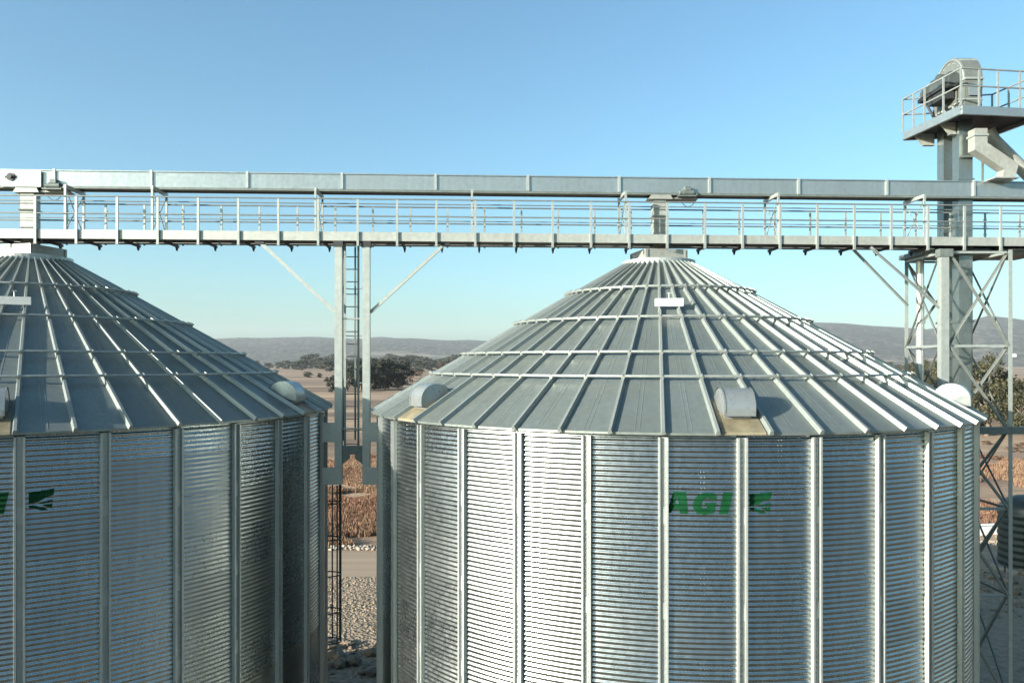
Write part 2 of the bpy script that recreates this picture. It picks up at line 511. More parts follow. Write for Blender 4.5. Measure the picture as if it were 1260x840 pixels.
S1 = 17.75
S1X, S1Y = OX - S1*CS, OY - S1*SN
silo = make_silo()
tag(silo, 'round galvanised grain silo right of the gap, with its green lettering in full view', 'silo', 'galvanised grain silos in a row')
silo1 = copy_tree(silo)
silo1.location = (S1X, S1Y, 0); silo1.rotation_euler.z = R_(29.0)
silo1['label'] = 'round galvanised grain silo left of the gap, cut by the left picture edge'
for c in kids(silo1):
    if c.name.startswith('collar'): c.rotation_euler.z = R_(45+31-29.0)
    if c.name.startswith(('roof.', 'wind_ring', 'vent_hood')):
        c.rotation_euler.z -= R_(4.0); c.location = Matrix.Rotation(R_(-4.0), 3, 'Z') @ c.location
    if c.name.startswith('roof_box'):
        c.rotation_euler.z += R_(3.5); c.location = Matrix.Rotation(R_(3.5), 3, 'Z') @ c.location

# ------------------------------------------------------------------ conveyor along the silo tops
Z_CT = CAM_H + 226.3*22.98/F - 0; Z_CB = CAM_H + 206.3*22.98/F
row0 = (OX, OY, 0)
U0, U1 = -20.5, 13.2
conv = tag(empty('chain_conveyor', (OX, OY, Z_CB), A3), 'long enclosed galvanised conveyor trough running level above both silos', 'conveyor')
H = Z_CT - Z_CB
m = MB(); m.box(U0, U1, -.22, .22, .035, H-.02); m.build('trough', M['trough'], conv)
m = MB(); m.box(U0, U1, -.25, .25, H-.018, H+.012); m.build('cover', M['dark'] if False else M['trough'], conv)
m = MB()
for v in (-.245, .20): m.box(U0, U1, v, v+.045, -.03, .033)
m.box(U0, U1, -.198, .198, .0, .033); m.build('bottom_frame', M['motor'], conv)
j = [ux(p, -.22) for p in (536, 649, 763, 875, 983, 1091, 1198)]; sp = (j[-1]-j[0])/6
k = 0; us = []
u = j[0]
while u > U0: u -= sp
while u < U1:
    if u > U0+.1: us.append(u)
    u += sp
fm = MB(); fp = [(-.262,.036),(-.222,.036),(-.222,H+.014),(.222,H+.014),(.222,.036),(.262,.036),(.262,H+.034),(-.262,H+.034)]
fm.add([(x, y, z) for x in (-.035, .035) for y, z in fp], [(0,1,2,7),(2,3,6,7),(3,4,5,6),(15,10,9,8),(15,14,11,10),(14,13,12,11)] + [(i, 8+i, 8+(i+1) % 8, (i+1) % 8) for i in range(8)]); fm = fm.mesh('joint_flange', M['stiff'])
for u in us: link('joint_flange', fm, conv, loc=(u, 0, 0))
# tail section with its shaft bearing at the left
m = MB(); u_a, u_b = ux(3, -.22), ux(52, -.22)
m.box(u_a, u_b, -.285, -.264, -.01, H-.03); tl = m.build('end_plate', M['trough'], conv)
m = MB(); uc = ux(13, -.3); m.cyl((uc, -.30, H*.55), (0,1,0), .11, .03, 20); m.cyl((uc, -.325, H*.55), (0,1,0), .05, .05, 14); m.box(uc-.16, uc+.16, -.296, -.287, H*.55-.03, H*.55+.03); m.build('shaft_bearing', M['dark'], tl)
# carrying frames
frame_px = [80, 187, 388, 580.7, 770, 958, 1138]
for p in frame_px:
    u = ux(p, -.75); m = MB(); zd = CAM_H + 3.60 - Z_CB
    m.prism([(u-.035, -.035), (u+.035, -.035), (u+.035, -.13), (u-.035, -.13)], -.76, .34)
    for v in (-.73, .30): m.bar((u, v, zd-.02), (u, v, -.13), .055, .055)
    m.tube([(u, -.70, zd), (u, .28, -.16)], .014, 5); m.tube([(u, .28, zd), (u, -.70, -.16)], .014, 5)
    m.build('carrying_frame', M['steel'], conv)
# spouts down to each silo, with slide gates
for k, uc in enumerate((0.0, -S1)):
    m = MB(); zt = roof_z(TOP_R) + .3 - Z_CB
    m.box(uc-.18, uc+.18, -.18, .18, 16.202 - Z_CB, -.13)
    for z in (-.12, -.62): m.box(uc-.22, uc+.22, -.22, .22, z-.02, z+.02)
    m.build('spout', M['collar'], conv)
    m = MB(); x0 = uc-.35
    m.add([(uc-.26,-.262,-.031),(uc+.30,-.262,-.031),(uc+.36,-.262,-.15),(uc-.34,-.262,-.15),(uc-.26,.262,-.031),(uc+.30,.262,-.031),(uc+.36,.262,-.15),(uc-.34,.262,-.15)],
          [(0,1,2,3),(7,6,5,4),(0,4,5,1),(1,5,6,2),(2,6,7,3),(3,7,4,0)])
    m.box(uc+.3605, uc+1.12, -.20, .20, -.13, -.095)
    g = m.build('slide_gate', M['collar'], conv)
    m = MB(); m.cyl((uc+.80,-.28,.03), (1,0,0), .085, .30, 14); m.cyl((uc+.61,-.28,.03), (1,0,0), .06, .10, 10); m.box(uc+.70, uc+.86, -.36, -.222, .09, .20); m.box(uc+.50, uc+1.02, -.38, -.222, -.09, -.055)
    for t in (.98, 1.05): m.cyl((uc+t,-.28,-.02), (1,0,0), .05, .05, 10)
    m.build('gate_motor', M['motor'], g)
    m = MB(); m.tube([(uc+.5+i*.06, -.30, -.10-.28*math.sin(PI*i/10)) for i in range(11)], .010, 5); m.build('cable', M['dark'], g)

# ------------------------------------------------------------------ catwalk
ZG0, ZG1 = CAM_H + 3.34, CAM_H + 3.585
cat = tag(empty('catwalk', (OX, OY, ZG0), A3), 'galvanised steel catwalk with railings hanging under the conveyor trough', 'catwalk')
GH = ZG1 - ZG0; VF, VB = -.75, .32
m = MB(); m.box(U0, U1, VF, VF+.02, 0, GH); m.box(U0, U1, VF+.021, VF+.08, 0, .012); m.box(U0, U1, VF+.021, VF+.08, GH-.012, GH); m.build('girder', M['girder'], cat)
m = MB(); m.box(U0, U1, VB-.02, VB, 0, GH); m.box(U0, U1, VB-.08, VB-.021, 0, .012); m.build('girder', M['girder'], cat)
m = MB(); m.box(U0, U1, VF+.09, VB-.09, .05, .085); m.build('deck', M['dark'], cat)  # near-black colour puts the underside shade into the deck
pu0 = ux(774, VF); psp = (ux(1186, VF) - pu0)/9
ks = range(math.ceil((U0+.1-pu0)/psp), math.floor((U1-.05-pu0)/psp)+1)
RT = CAM_H + 4.49 - ZG0; RM = CAM_H + 4.02 - ZG0
pm = MB(); pm.bar((0,0,-.14),(0,0,RT-.02), .062, .05, up=(0,1,0)); pm.box(-.045,.045,-.03,.06,-.15,-.142); pm.box(.032,.05,.026,.034,.0,GH)
pm = pm.mesh('railing_post', M['steel'])
pb = MB(); pb.bar((0,0,-.02),(0,0,RT-.02), .05, .04, up=(0,1,0))
for z in (.5, .75, .95): pb.box(-.035, .035, -.03, .03, z-.02, z+.02)
pb = pb.mesh('railing_post', M['steel'])
xm = MB(); xm.prism([(-.03,-.004),(.03,-.004),(.03,-.07),(-.03,-.07)], VF+.04, VB+.10); xm.prism([(-.035,-.0705),(.035,-.0705),(.012,-.17),(-.012,-.17)], VB-.05, VB+.02)
xm = xm.mesh('cross_beam', M['dark'])
for k in ks:
    u = pu0 + psp*k
    link('railing_post', pm, cat, loc=(u, VF-.027, 0)); link('railing_post', pb, cat, loc=(u+.28, VB+.023, 0)); link('cross_beam', xm, cat, loc=(u+.12, 0, 0))
for v, name in ((VF-.027, 'f'), (VB+.023, 'b')):
    for z in (RT, RM):
        m = MB(); m.tube([(U0, v, z), (U1, v, z)], .022, 8); m.build('rail', M['bolt'], cat)
m = MB(); m.tube([(U0, VF+.45, RT-.04), (U1, VF+.45, RT-.04)], .016, 6); m.tube([(U0, VF+.45, RM-.04), (U1, VF+.45, RM-.04)], .012, 6); m.build('conduit', M['bolt'], cat)

# ------------------------------------------------------------------ support between the silos
VT = -.62
uL, uR = ux(416.8, VT), ux(451, VT)
sup = tag(empty('support_trestle', (OX, OY, 0), A3), 'two post steel trestle standing between the silos, bracketed to their walls', 'support')
zt_, zb_ = ZG0 - .004, hh(594, 434, VT)
for u in (uL, uR):
    m = MB(); m.box(u-.10, u+.10, VT-.10, VT-.082, zb_, zt_-.16); m.box(u-.10, u-.082, VT-.0815, VT+.10, zb_, zt_-.16); m.box(u+.082, u+.10, VT-.0815, VT+.10, zb_, zt_-.16)
    z = zb_+.1
    while z < zt_-2.2:
        for dx in (-.045, .045): m.box(u+dx-.009, u+dx+.009, VT-.108, VT-.10, z-.009, z+.009)
        z += .16
    c = m.build('column', M['steel'], sup)
    m = MB(); m.box(u-.13, u+.13, VT-.12, VT+.12, zt_-.158, zt_); m.build('cap_plate', M['dark'], c)
for (y0, y1) in ((519, 543), (574, 595)):
    z0, z1 = hh(y1, 434, VT), hh(y0, 434, VT)
    for s, u in ((-1, uL), (1, uR)):
        wq = .43; m = MB()
        xa, xb = sorted((u - s*.10, u + s*wq)); m.box(xa, xb, VT-.135, VT-.1095, z0, z1)
        for q in range(3):
            for r in range(4):
                x = xa + .06 + q*(xb-xa-.12)/2; z = z0 + .06 + r*(z1-z0-.12)/3
                m.box(x-.011, x+.011, VT-.142, VT-.135, z-.011, z+.011)
        m.build('bracket_plate', M['steel'], sup)
m = MB(); z0, z1 = hh(571, 434, VT), hh(548, 434, VT); um = (uL+uR)/2; hw = (uR-uL)/2-.102
m.prism([(um-hw, z0),(um-hw*.25, z0+.17),(um-hw*.25, z0+.28),(um+hw*.25, z0+.28),(um+hw*.25, z0+.17),(um+hw, z0),(um+hw, z1),(um-hw, z1)][::-1], VT-.07, VT+.02)
m.build('cross_member', M['motor'], sup)
for s, u, px in ((1, uR, 548), (-1, uL, 320)):
    m = MB(); ue = ux(px, VT)
    m.angle((u + s*.10, VT, hh(384, 434, VT)), (ue, VT, zt_-.03), .095, .014); m.build('brace', M['steel'], sup)
    m = MB(); m.box(ue-.12, ue+.12, VT-.07, VT+.07, zt_-.10, zt_-.002); m.build('brace_foot', M['dark'], sup)
for zpx in (392, 527):
    m = MB(); z = hh(zpx, 434, VT); m.bar((uL+.101, VT, z), (uR-.101, VT, z), .05, .03); m.build('tie', M['steel'], sup)
# stubby outer braces to the silo eaves
for s, u in ((-1, uL), (1, uR)):
    m = MB(); m.bar((u + s*.36, VT, hh(594, 434, VT)+.4), (u + s*.36, VT, hh(512, 434, VT)), .10, .06); m.build('hanger', M['motor'], sup)

lad = tag(empty('ladder', (OX, OY, 0), A3), 'narrow caged ladder between the two posts of the trestle', 'ladder')
VL = -.35; l0, l1 = hh(548, 432, VL)-.1, ZG0-.02; ua, ub = ux(424.5, VL), ux(441, VL); uc = (ua+ub)/2
for u, mm in ((ua, 'steel'), (ub, 'motor')):
    m = MB(); m.bar((u, VL, l0), (u, VL, l1), .055, .03); m.build('stile', M[mm], lad)
z = l0 + .15
while z < l1 - .1:
    m = MB(); m.tube([(ua+.028, VL, z), (ub-.028, VL, z)], .014, 6); m.build('rung', M['motor'], lad); z += .35
m = MB(); m.bar((uc+.01, VL+.62, l0+.2), (uc+.01, VL+.62, l1), .05, .012); m.bar((ua-.10, VL+.4, l0+.2), (ua-.10, VL+.4, l1), .04, .012); m.bar((ub+.10, VL+.4, l0+.2), (ub+.10, VL+.4, l1), .04, .012)
for q in range(4):
    z = l0 + .5 + q*1.35
    m.tube([(uc + .30*math.cos(t)*(1.0), VL + .02 + .62*math.sin(t), z) for t in [PI*i/10 for i in range(11)]], .014, 5)
m.build('safety_cage', M['motor'], lad)

lad2 = tag(empty('ladder', (0, 0, 0)), 'dark caged ladder hanging down the back of the left silo in the gap', 'ladder')
def at(px, py, Y): return Vector(((px-HX)*Y/F, Y, CAM_H - (py-HY)*Y/F))
YL = 25.6; c = at(401, 700, YL); c.x += .06
z0, z1 = at(0, 790, YL).z, at(0, 596, YL).z
m = MB()
for dx in (-.05, .14): m.bar((c.x-.30, YL-.30+dx, z0-.9), (c.x-.30, YL-.30+dx, z1+1.5), .05, .03)
m.build('stile', M['motor'], lad2)
m = MB(); 
for q in range(18): m.tube([(c.x-.30, YL-.35, z0-.7+q*.35), (c.x-.30, YL-.16, z0-.7+q*.35)], .014, 5)
m.build('rung', M['motor'], lad2)
m = MB()
for py in (618, 662, 706, 751, 788):
    z = at(0, py, YL).z
    m.tube([(c.x + .43*math.cos(t), YL + .34*math.sin(t), z) for t in [2*PI*i/20 for i in range(21)]], .022, 5, cap=False)
for t in (-85, -35, 0, 35, 80): m.bar((c.x + .42*math.cos(R_(t)), YL + .33*math.sin(R_(t)), z0), (c.x + .42*math.cos(R_(t)), YL + .33*math.sin(R_(t)), z1), .045, .014)
m.build('safety_cage', M['motor'], lad2)

# ------------------------------------------------------------------ elevator tower at the right
tw = tag(empty('lattice_tower', (13.0, 23.6, 0)), 'cross-braced steel lattice tower standing at the right of the silo', 'tower')
def tl(p): return (p[0]-13.0, p[1]-23.6, p[2])
def twb(mb, name, mat): return mb.build(name, mat, tw)
YF, YB = 22.55, 24.75
cF = at(1161, 0, YF).x; dF = at(1242, 0, YF).x; aB = at(1114.5, 0, YB).x; dB = aB + (dF - cF)
TOP = CAM_H + 3.16
m = MB(); m.box(*[x for x in (cF-13-.12, cF-13+.10, YF-23.6-.11, YF-23.6+.11, 0, TOP-.20)]); c_ = twb(m, 'column', M['steel'])
m = MB(); m.box(cF-13-.16, cF-13+.2, YF-23.6-.14, YF-23.6+.14, TOP-.198, TOP+.02); m.build('cap_plate', M['motor'], c_)
for x, y in ((dF, YF), (aB, YB), (dB, YB)):
    m = MB(); m.angle(tl((x, y, 0)), tl((x, y, TOP)), .11, .014, up=(0,1,0)); twb(m, 'leg', M['steel'])
levels = [CAM_H-12.8, CAM_H-9.6, CAM_H-6.6, CAM_H-4.15, CAM_H-1.95, CAM_H+.45, TOP-.06]
faces = [((cF+.14, YF), (dF-.04, YF), (0,1,0)), ((aB, YB), (dB, YB), (0,1,0)), ((cF-.0, YF+.14), (aB, YB-.05), (1,0,0)), ((dF, YF+.05), (dB, YB-.05), (1,0,0))]
for p, q, n in faces:
    off = Vector(n)*.035
    for z0, z1 in zip(levels, levels[1:]):
        for (pa, pb, o) in ((p, q, off), (q, p, -off)):
            m = MB(); m.angle(Vector(tl((*pa, z0)))+o, Vector(tl((*pb, z1)))+o, .062, .010); twb(m, 'brace', M['brace'])
    for z in levels[1:]:
        m = MB(); m.angle(tl((*p, z)), tl((*q, z)), .07, .01); twb(m, 'girt', M['steel'])
# deep tie beam at eave level, from the silo past the tower
zt2 = at(0, 529, YF-.15).z
m = MB(); m.box(at(1198,0,YF).x-13+.02, 4.6, YF-23.6-.30, YF-23.6-.16, zt2-.10, zt2+.10); twb(m, 'tie_beam', M['motor'])
# deck behind the catwalk at its level
m = MB()
pts = [(aB-.15, YB+.15), (cF-.15, YF+.90), (dF+1.6, YF+.85), (dF+1.6, YB+.1)]
m.add([tl((x, y, z)) for z in (TOP, TOP+.14) for x, y in pts], [(0,3,2,1)[::-1],(4,5,6,7),(0,1,5,4),(1,2,6,5),(2,3,7,6),(3,0,4,7)]); twb(m, 'landing', M['motor'])
for px0, px1, py1, Yx, xx in ((1072, 1158, 379, YF, cF-.13), (1048, 1118, 376, YB-1.2, aB)):
    m = MB(); p = at(px0, 304, Yx); q = at(px1, py1, Yx); m.angle(tl(p), tl(q), .09, .012); twb(m, 'knee_brace', M['steel'])

pipe = tag(empty('downpipe', (at(1132,0,24.3).x, 24.3, 0)), 'pale round spout pipe running down inside the lattice tower', 'pipe')
m = MB(); m.tube([(0,0,0),(0,0,TOP-.02)], .115, 14); p_ = m.build('pipe', M['stiff'], pipe)
m = MB()
for q in range(6): m.cyl((0,0,2.2+q*2.4), (0,0,1), .15, .05, 14)
m.build('pipe_flange', M['steel'], p_)

el = tag(empty('bucket_elevator', (13.45, 24.2, 0)), 'tall twin-leg bucket elevator with a rounded head, rising inside the lattice tower', 'elevator')
EX, EY = 13.45, 24.2
for y0, y1 in ((23.58, 23.95), (24.43, 24.80)):
    m = MB(); m.box(13.24-EX, 13.64-EX, y0-EY, y1-EY, .3, CAM_H+7.22)
    for q in range(9):
        z = 1.6 + q*2.1
        m.box(13.205-EX, 13.675-EX, y0-EY-.03, y1-EY+.03, z-.03, z+.03)
    m.build('leg_casing', M['casing'], el)
m = MB(); m.box(13.1-EX, 13.8-EX, 23.45-EY, 24.95-EY, .002, 1.2); m.build('boot', M['trough'], el)
hz = CAM_H + 8.30; HRD = .86
m = MB(); n = 18
prof = [(24.2+.80, CAM_H+7.24)] + [(24.2 + HRD*math.cos(PI*i/n), hz + HRD*math.sin(PI*i/n)) for i in range(n+1)] + [(24.2-.80, CAM_H+7.24)]
x0, x1 = 13.28-EX, 13.80-EX
k = len(prof); vs = [(x, y-EY, z) for x in (x0, x1) for y, z in prof]
m.add(vs, [tuple(range(k)), tuple(range(k, 2*k))[::-1]]); m.add(vs, [(i, k+i, k+(i+1) % k, (i+1) % k) for i in range(k)])
head = m.build('head_housing', M['head'], el)
m = MB()                                               # split-line flanges, hatch, stiffeners
m.box(x0-.02, x1+.02, -.90, .90, hz-.03, hz+.03); m.box(x0-.02, x1+.02, -.84, .84, hz-.62, hz-.57)
for i in (5, 13):
    y, z = HRD*math.cos(PI*i/n), hz + HRD*math.sin(PI*i/n)
    m.bar((x0-.015, y*1.01, z), (x1+.015, y*1.01, z), .03, .05)
m.build('flange', M['steel'], head)
m = MB(); m.box(x1-.42, x1-.10, -.885, -.862, hz-.5, hz-.15); m.build('inspection_hatch', M['trough'], head)
m = MB()
for q in range(16):
    a = PI*2*q/16; m.box(x0-.022, x0-.002, .70*math.cos(a)-.02, .70*math.cos(a)+.02, hz+.70*math.sin(a)-.02, hz+.70*math.sin(a)+.02)
m.tube([(x0-.012, .80*math.cos(PI*q/24), hz+.80*math.sin(PI*q/24)) for q in range(25)], .018, 6)
m.build('rim_flange', M['steel'], head)
m = MB(); m.cyl((x0-.12, 0, hz-.02), (1,0,0), .16, .22, 18); m.cyl((x0-.06, 0, hz-.02), (1,0,0), .30, .05, 20); m.build('shaft_bearing', M['motor'], head)
m = MB(); m.box(x0-.42, x0-.04, -.22, .32, hz-.08, hz+.22); m.cyl((x0-.24, -.1, hz+.16), (1,0,0), .22, .34, 18); m.build('gearbox', M['mach'], el)
mz = hz + .10
m = MB(); m.cyl((x0-.22, .50, mz-.02), (0,1,0), .19, .62, 18); m.cyl((x0-.22, .86, mz-.02), (0,1,0), .21, .10, 18); m.cyl((x0-.22, .93, mz-.02), (0,1,0), .11, .05, 12); m.box(x0-.36, x0-.08, .27, .67, mz-.28, mz-.17); m.box(x0-.30, x0-.14, .32, .52, mz+.15, mz+.28)
for q in range(8): m.cyl((x0-.22, .24+q*.075, mz-.02), (0,1,0), .205, .02, 18)
m.build('motor', M['mach'], el)
m = MB(); m.cyl((x0-.22, -.40, mz-.02), (0,1,0), .23, .42, 18); m.cyl((x0-.22, -.64, mz-.02), (0,1,0), .15, .06, 14); m.build('backstop', M['mach'], el)
m = MB(); m.bar((x0-.24, -.5, hz-.10), (x0-.24, .98, hz-.10), .44, .10); m.bar((x0-.24, .92, hz-.14), (x0-.04, .55, CAM_H+7.35), .06); m.bar((x0-.34, .0, hz-.15), (x0-.04, .0, CAM_H+7.6), .06); m.box(x0-.40, x0-.03, -.35, .45, hz-.42, hz-.16); m.build('motor_bracket', M['dark'], el)
for q in range(4):
    m = MB(); m.bar((x0-.06, -.75+q*.42, CAM_H+7.3), (x0-.06, -.75+q*.42, hz-.62), .05, .06); m.build('stiffening_rib', M['steel'], el)
# discharge chutes
m = MB(); e = lambda px, py, Y: Vector(at(px, py, Y)) - Vector((EX, EY, 0))
m.sqtube([e(1203,160,23.25), e(1203,182,23.25), e(1240,207,23.3), e(1236,221.5,23.3)], .36, .36); ch = m.build('chute', M['collar'], el)
m = MB(); c0 = e(1203,168,23.25); m.box(c0.x-.21, c0.x+.21, c0.y-.21, c0.y+.21, c0.z-.03, c0.z+.03); m.build('flange', M['steel'], ch); m = MB(); c0 = e(1236,220,23.3); m.box(c0.x-.42, c0.x+.30, c0.y-.24, c0.y+.24, Z_CT+.014, Z_CT+.05); m.build('flange', M['steel'], ch)
m = MB(); m.tube([e(1216,160,24.0), e(1222,172,24.0), e(1290,240,24.0)], .19, 14); m.build('spout_pipe', M['collar'], el)
m = MB(); q0, q1 = e(1181,193,23.5), e(1206,192,23.5); m.bar(q0, q1, .04); q0 = e(1209,193,23.6); m.bar(q0, (q0.x, q0.y, Z_CT-.5), .05); m.build('stay', M['motor'], el)

# platform round the elevator head
PC = (13.8, 23.9)
plat = tag(empty('service_platform', (*PC, CAM_H+7.04)), 'railed steel platform round the rounded head of the bucket elevator', 'platform')
crn = [(12.74, 22.6), (15.28, 22.95), (14.98, 24.85), (12.42, 25.3)]
loc = [(x-PC[0], y-PC[1]) for x, y in crn]
m = MB(); ins = [(x*.985, y*.985) for x, y in loc]
m.add([(x, y, z) for z in (.10, .16) for x, y in ins], [(3,2,1,0),(4,5,6,7),(0,1,5,4),(1,2,6,5),(2,3,7,6),(3,0,4,7)]); m.build('deck', M['dark'], plat)  # deck blackened so the shade beneath it is in the colour
for i in range(4):
    p, q = Vector((*loc[i], .115)), Vector((*loc[(i+1) % 4], .115)); m = MB()
    d = (q-p).normalized(); m.bar(p + d*.03, q - d*.03, .05, .23); m.bar(p + Vector((0,0,-.125)) + d*.03, q + Vector((0,0,-.125)) - d*.03, .09, .016); m.build('edge_beam', M['trough'], plat)
    for t in ((0, .2, .4, .72) if i == 3 else (0, .22, .45, .72) if i == 0 else (0, .3, .65)):
        b = p.lerp(q, t); m = MB(); m.bar((b.x, b.y, .235), (b.x, b.y, 1.27), .05, .04); m.build('railing_post', M['ring'], plat)
    for z in (1.29, .80):
        m = MB(); m.tube([(p.x, p.y, z), (q.x, q.y, z)], .026, 8); m.build('rail', M['ring'], plat)
for y, x0_, x1_ in ((23.75, 12.72, 13.22), (24.95, 12.55, 13.22)):
    m = MB(); xa, xb = x0_-PC[0], x1_-PC[0]
    m.prism([(xa, .09), (xb, .09), (xb, -.26), (xa+.3, -.26)][::-1], y-PC[1]-.03, y-PC[1]+.03); m.box(xa+.3, xb, y-PC[1]-.08, y-PC[1]+.08, -.28, -.262); m.build('cantilever_bracket', M['collar'], plat)

# ------------------------------------------------------------------ dark tank and other things behind the tower
tk = tag(empty('water_tank', (32.5, 50, 0)), 'tall dark plastic tank with a domed top, in shade behind the lattice tower', 'tank')
m = MB(); n = 40
prof = [(1.75, .25)]
for z in np.arange(.3, 3.7, .05): prof.append((1.75 + .03*math.sin(z*2*PI/.42), z))
prof += [(1.74, 3.75), (1.6, 4.05), (1.3, 4.35), (.8, 4.55), (.3, 4.62), (.001, 4.62)]
vs = [pol(r, 2*PI*k/n, z) for k in range(n) for r, z in prof]; k_ = len(prof)
m.add(vs, [(k*k_+i, ((k+1)%n)*k_+i, ((k+1)%n)*k_+i+1, k*k_+i+1) for k in range(n) for i in range(k_-1)], smooth=True)
bd = m.build('tank_body', M['tank'], tk)
m = MB(); m.cyl((0,0,4.66), (0,0,1), .3, .10, 20); m.build('lid', M['tank'], bd)
m = MB(); m.cyl((0,0,.125), (0,0,1), 2.1, .248, 32); m.build('base_slab', M['concrete'], tk)
m = MB(); m.tube([(-1.72,-.6,.5),(-2.0,-.7,.5),(-2.0,-.7,.05)], .05, 8); m.build('outlet_pipe', M['dark'], tk)

tr = tag(empty('water_trough', (35.9, 60.4, 0), R_(12)), 'low white trough on the ground left of the dark tank', 'trough')
m = MB(); L, W_, h = 1.4, .5, .62
m.box(-L, L, -W_, -W_+.1, 0, h); m.box(-L, L, W_-.1, W_, 0, h); m.box(-L, -L+.1, -W_+.101, W_-.101, 0, h); m.box(L-.1, L, -W_+.101, W_-.101, 0, h); m.build('trough_wall', M['white'], tr)
m = MB(); m.box(-L+.1, L-.1, -W_+.1, W_-.1, .1, .5); m.build('water', plain('still_water', (.05,.07,.07), .08), tr)

# ------------------------------------------------------------------ ground
def ground_mat():
    t = NT('dry_field')
    v = t.coords(kind='Object'); big = t.noise(.006, 5, .6, v)
    vs = t.coords((.22, 1.0, 1)); stripe = t.noise(.022, 6, .7, vs)
    vs2 = t.coords((.6, 3.0, 1)); st2 = t.noise(.35, 4, .7, vs2)
    fine = t.noise(1.6, 6, .7, v)
    c = t.ramp(stripe, [(.43, (.10,.060,.033)), (.50, (.25,.162,.098)), (.56, (.36,.25,.155))])
    c = t.mix(t.ramp(big, [(.42,(0,0,0)),(.62,(.65,)*3)]), c, (.21,.13,.08))
    c = t.mix(t.ramp(st2, [(.50,(0,0,0)),(.66,(.45,)*3)]), c, (.10,.06,.034))
    c = t.mix(t.ramp(fine, [(.45,(0,0,0)),(.75,(.5,)*3)]), c, (.26,.18,.12))
    t.bump(fine, .6, .25)
    return t.set(Base_Color=c, Roughness=.95)
def gravel_mat():
    t = NT('pale_gravel'); v = t.coords()
    vo = t.node('ShaderNodeTexVoronoi', Scale=5.5); t.l.new(v, vo.inputs['Vector'])
    f = t.noise(2.2, 6, .7, v); b = t.noise(.12, 4, .6, v)
    c = t.ramp(f, [(.30,(.13,.095,.06)), (.5,(.23,.175,.118)), (.72,(.31,.245,.175))])
    sw = t.node('ShaderNodeSeparateColor'); t.l.new(vo.outputs['Color'], sw.inputs[0]); c = t.mix(t.math('MULTIPLY', sw.outputs[0], .5), c, (.14,.11,.08))
    c = t.mix(t.ramp(b, [(.45,(0,0,0)),(.7,(.5,)*3)]), c, (.24,.18,.125))
    t.bump(vo.outputs['Distance'], .8, .12)
    return t.set(Base_Color=c, Roughness=.95)
def road_mat():
    t = NT('dirt_road'); f = t.noise(1.2, 6, .6, t.coords()); s = t.noise(.55, 4, .6, t.coords((.05, 2.2, 1)))
    c = t.ramp(s, [(.35,(.23,.17,.112)), (.65,(.31,.232,.158))])
    c = t.mix(t.ramp(f, [(.5,(0,0,0)),(.8,(.5,)*3)]), c, (.24,.18,.125))
    t.bump(f, .3, .05)
    return t.set(Base_Color=c, Roughness=.95)

# ground sheet: fan of rings out to 9 km, with the hills rising beyond 2 km
m = MB()
radii = [0, 20, 40, 80, 150, 300, 600, 1200, 2400, 5000, 9500]; n = 72
vs = [(r*math.sin(2*PI*k/n), r*math.cos(2*PI*k/n), 0) for r in radii[1:] for k in range(n)] + [(0,0,0)]
fs = [(i*n+k, i*n+(k+1) % n, (i+1)*n+(k+1) % n, (i+1)*n+k) for i in range(len(radii)-2) for k in range(n)]
fs += [(len(vs)-1, (k+1) % n, k) for k in range(n)]
fs = [tuple(reversed(f)) for f in fs[:-n]] + [f for f in fs[-n:]]
m.add(vs, fs); g = m.build('ground', ground_mat()); tag(g, kind='structure')
yard = [(-90,-60),(95,-60),(95,50.5),(40,49.8),(10,48.6),(-30,48.2),(-70,47.8)]
m = MB(); m.add([(x,y,.004) for x,y in yard], [tuple(range(len(yard)))]); g = m.build('gravel_yard', gravel_mat()); tag(g, kind='structure')
road = [(-160,44.5),(-70,47.6),(-30,48.0),(10,48.4),(40,49.6),(160,55),(160,60.5),(40,55.6),(10,54.8),(-30,54.6),(-70,54.4),(-160,51)]
m = MB(); m.add([(x,y,.012) for x,y in road], [tuple(range(len(road)))]); g = m.build('dirt_road', road_mat()); tag(g, kind='structure')

m = MB(); m.add([(x,y,.008) for x,y in ((-60,-55),(70,-55),(70,13),(-60,13))], [(0,1,2,3)]); g = m.build('dark_reflection_sheet', plain('dark_sheet_grey', (.055,.056,.052), .9, 0, .3, .6)); tag(g, kind='structure')  # unseen dark sheet, added to dim the ground reflected in the walls
# hills
def hills_mat():
    t = NT('bush_covered_hills'); v = t.coords()
    f = t.noise(.045, 7, .85, t.coords((1, .35, 1))); b = t.noise(.0022, 5, .6, v)
    p = t.noise(.006, 4, .55, t.coords((.5, .5, 1)))
    c = t.ramp(f, [(.45,(.006,.009,.008)), (.52,(.040,.038,.031)), (.58,(.15,.125,.095))])
    c = t.mix(t.ramp(b, [(.42,(0,0,0)),(.65,(.6,)*3)]), c, (.035,.034,.028))
    gz = t.node('ShaderNodeSeparateXYZ'); t.l.new(v, gz.inputs[0])
    low = t.node('ShaderNodeMapRange'); t.l.new(gz.outputs['Z'], low.inputs['Value'])
    low.inputs['From Min'].default_value = 20; low.inputs['From Max'].default_value = 75; low.inputs['To Min'].default_value = 1; low.inputs['To Max'].default_value = 0
    pale = t.math('MULTIPLY', t.ramp(p, [(.56,(0,0,0)),(.64,(1,1,1))]), low.outputs[0])
    c = t.mix(pale, c, (.26,.21,.16))
    return t.set(Base_Color=c, Roughness=1)
def crest_px(px):            # how far the skyline stands above the horizon, read off the photo
    xs = [-500,-200,0,150,270,330,395,440,475,520,600,700,800,900,1000,1040,1090,1140,1175,1215,1255,1320,1450,1700]
    hs = [22,26,24,23,25,25,26,25,27,25,22,26,32,40,45,44,40,36,42,51,47,38,30,26]
    return float(np.interp(px, xs, hs))
from mathutils import noise as mnoise
m = MB(); NA, NR = 260, 34; vs = []
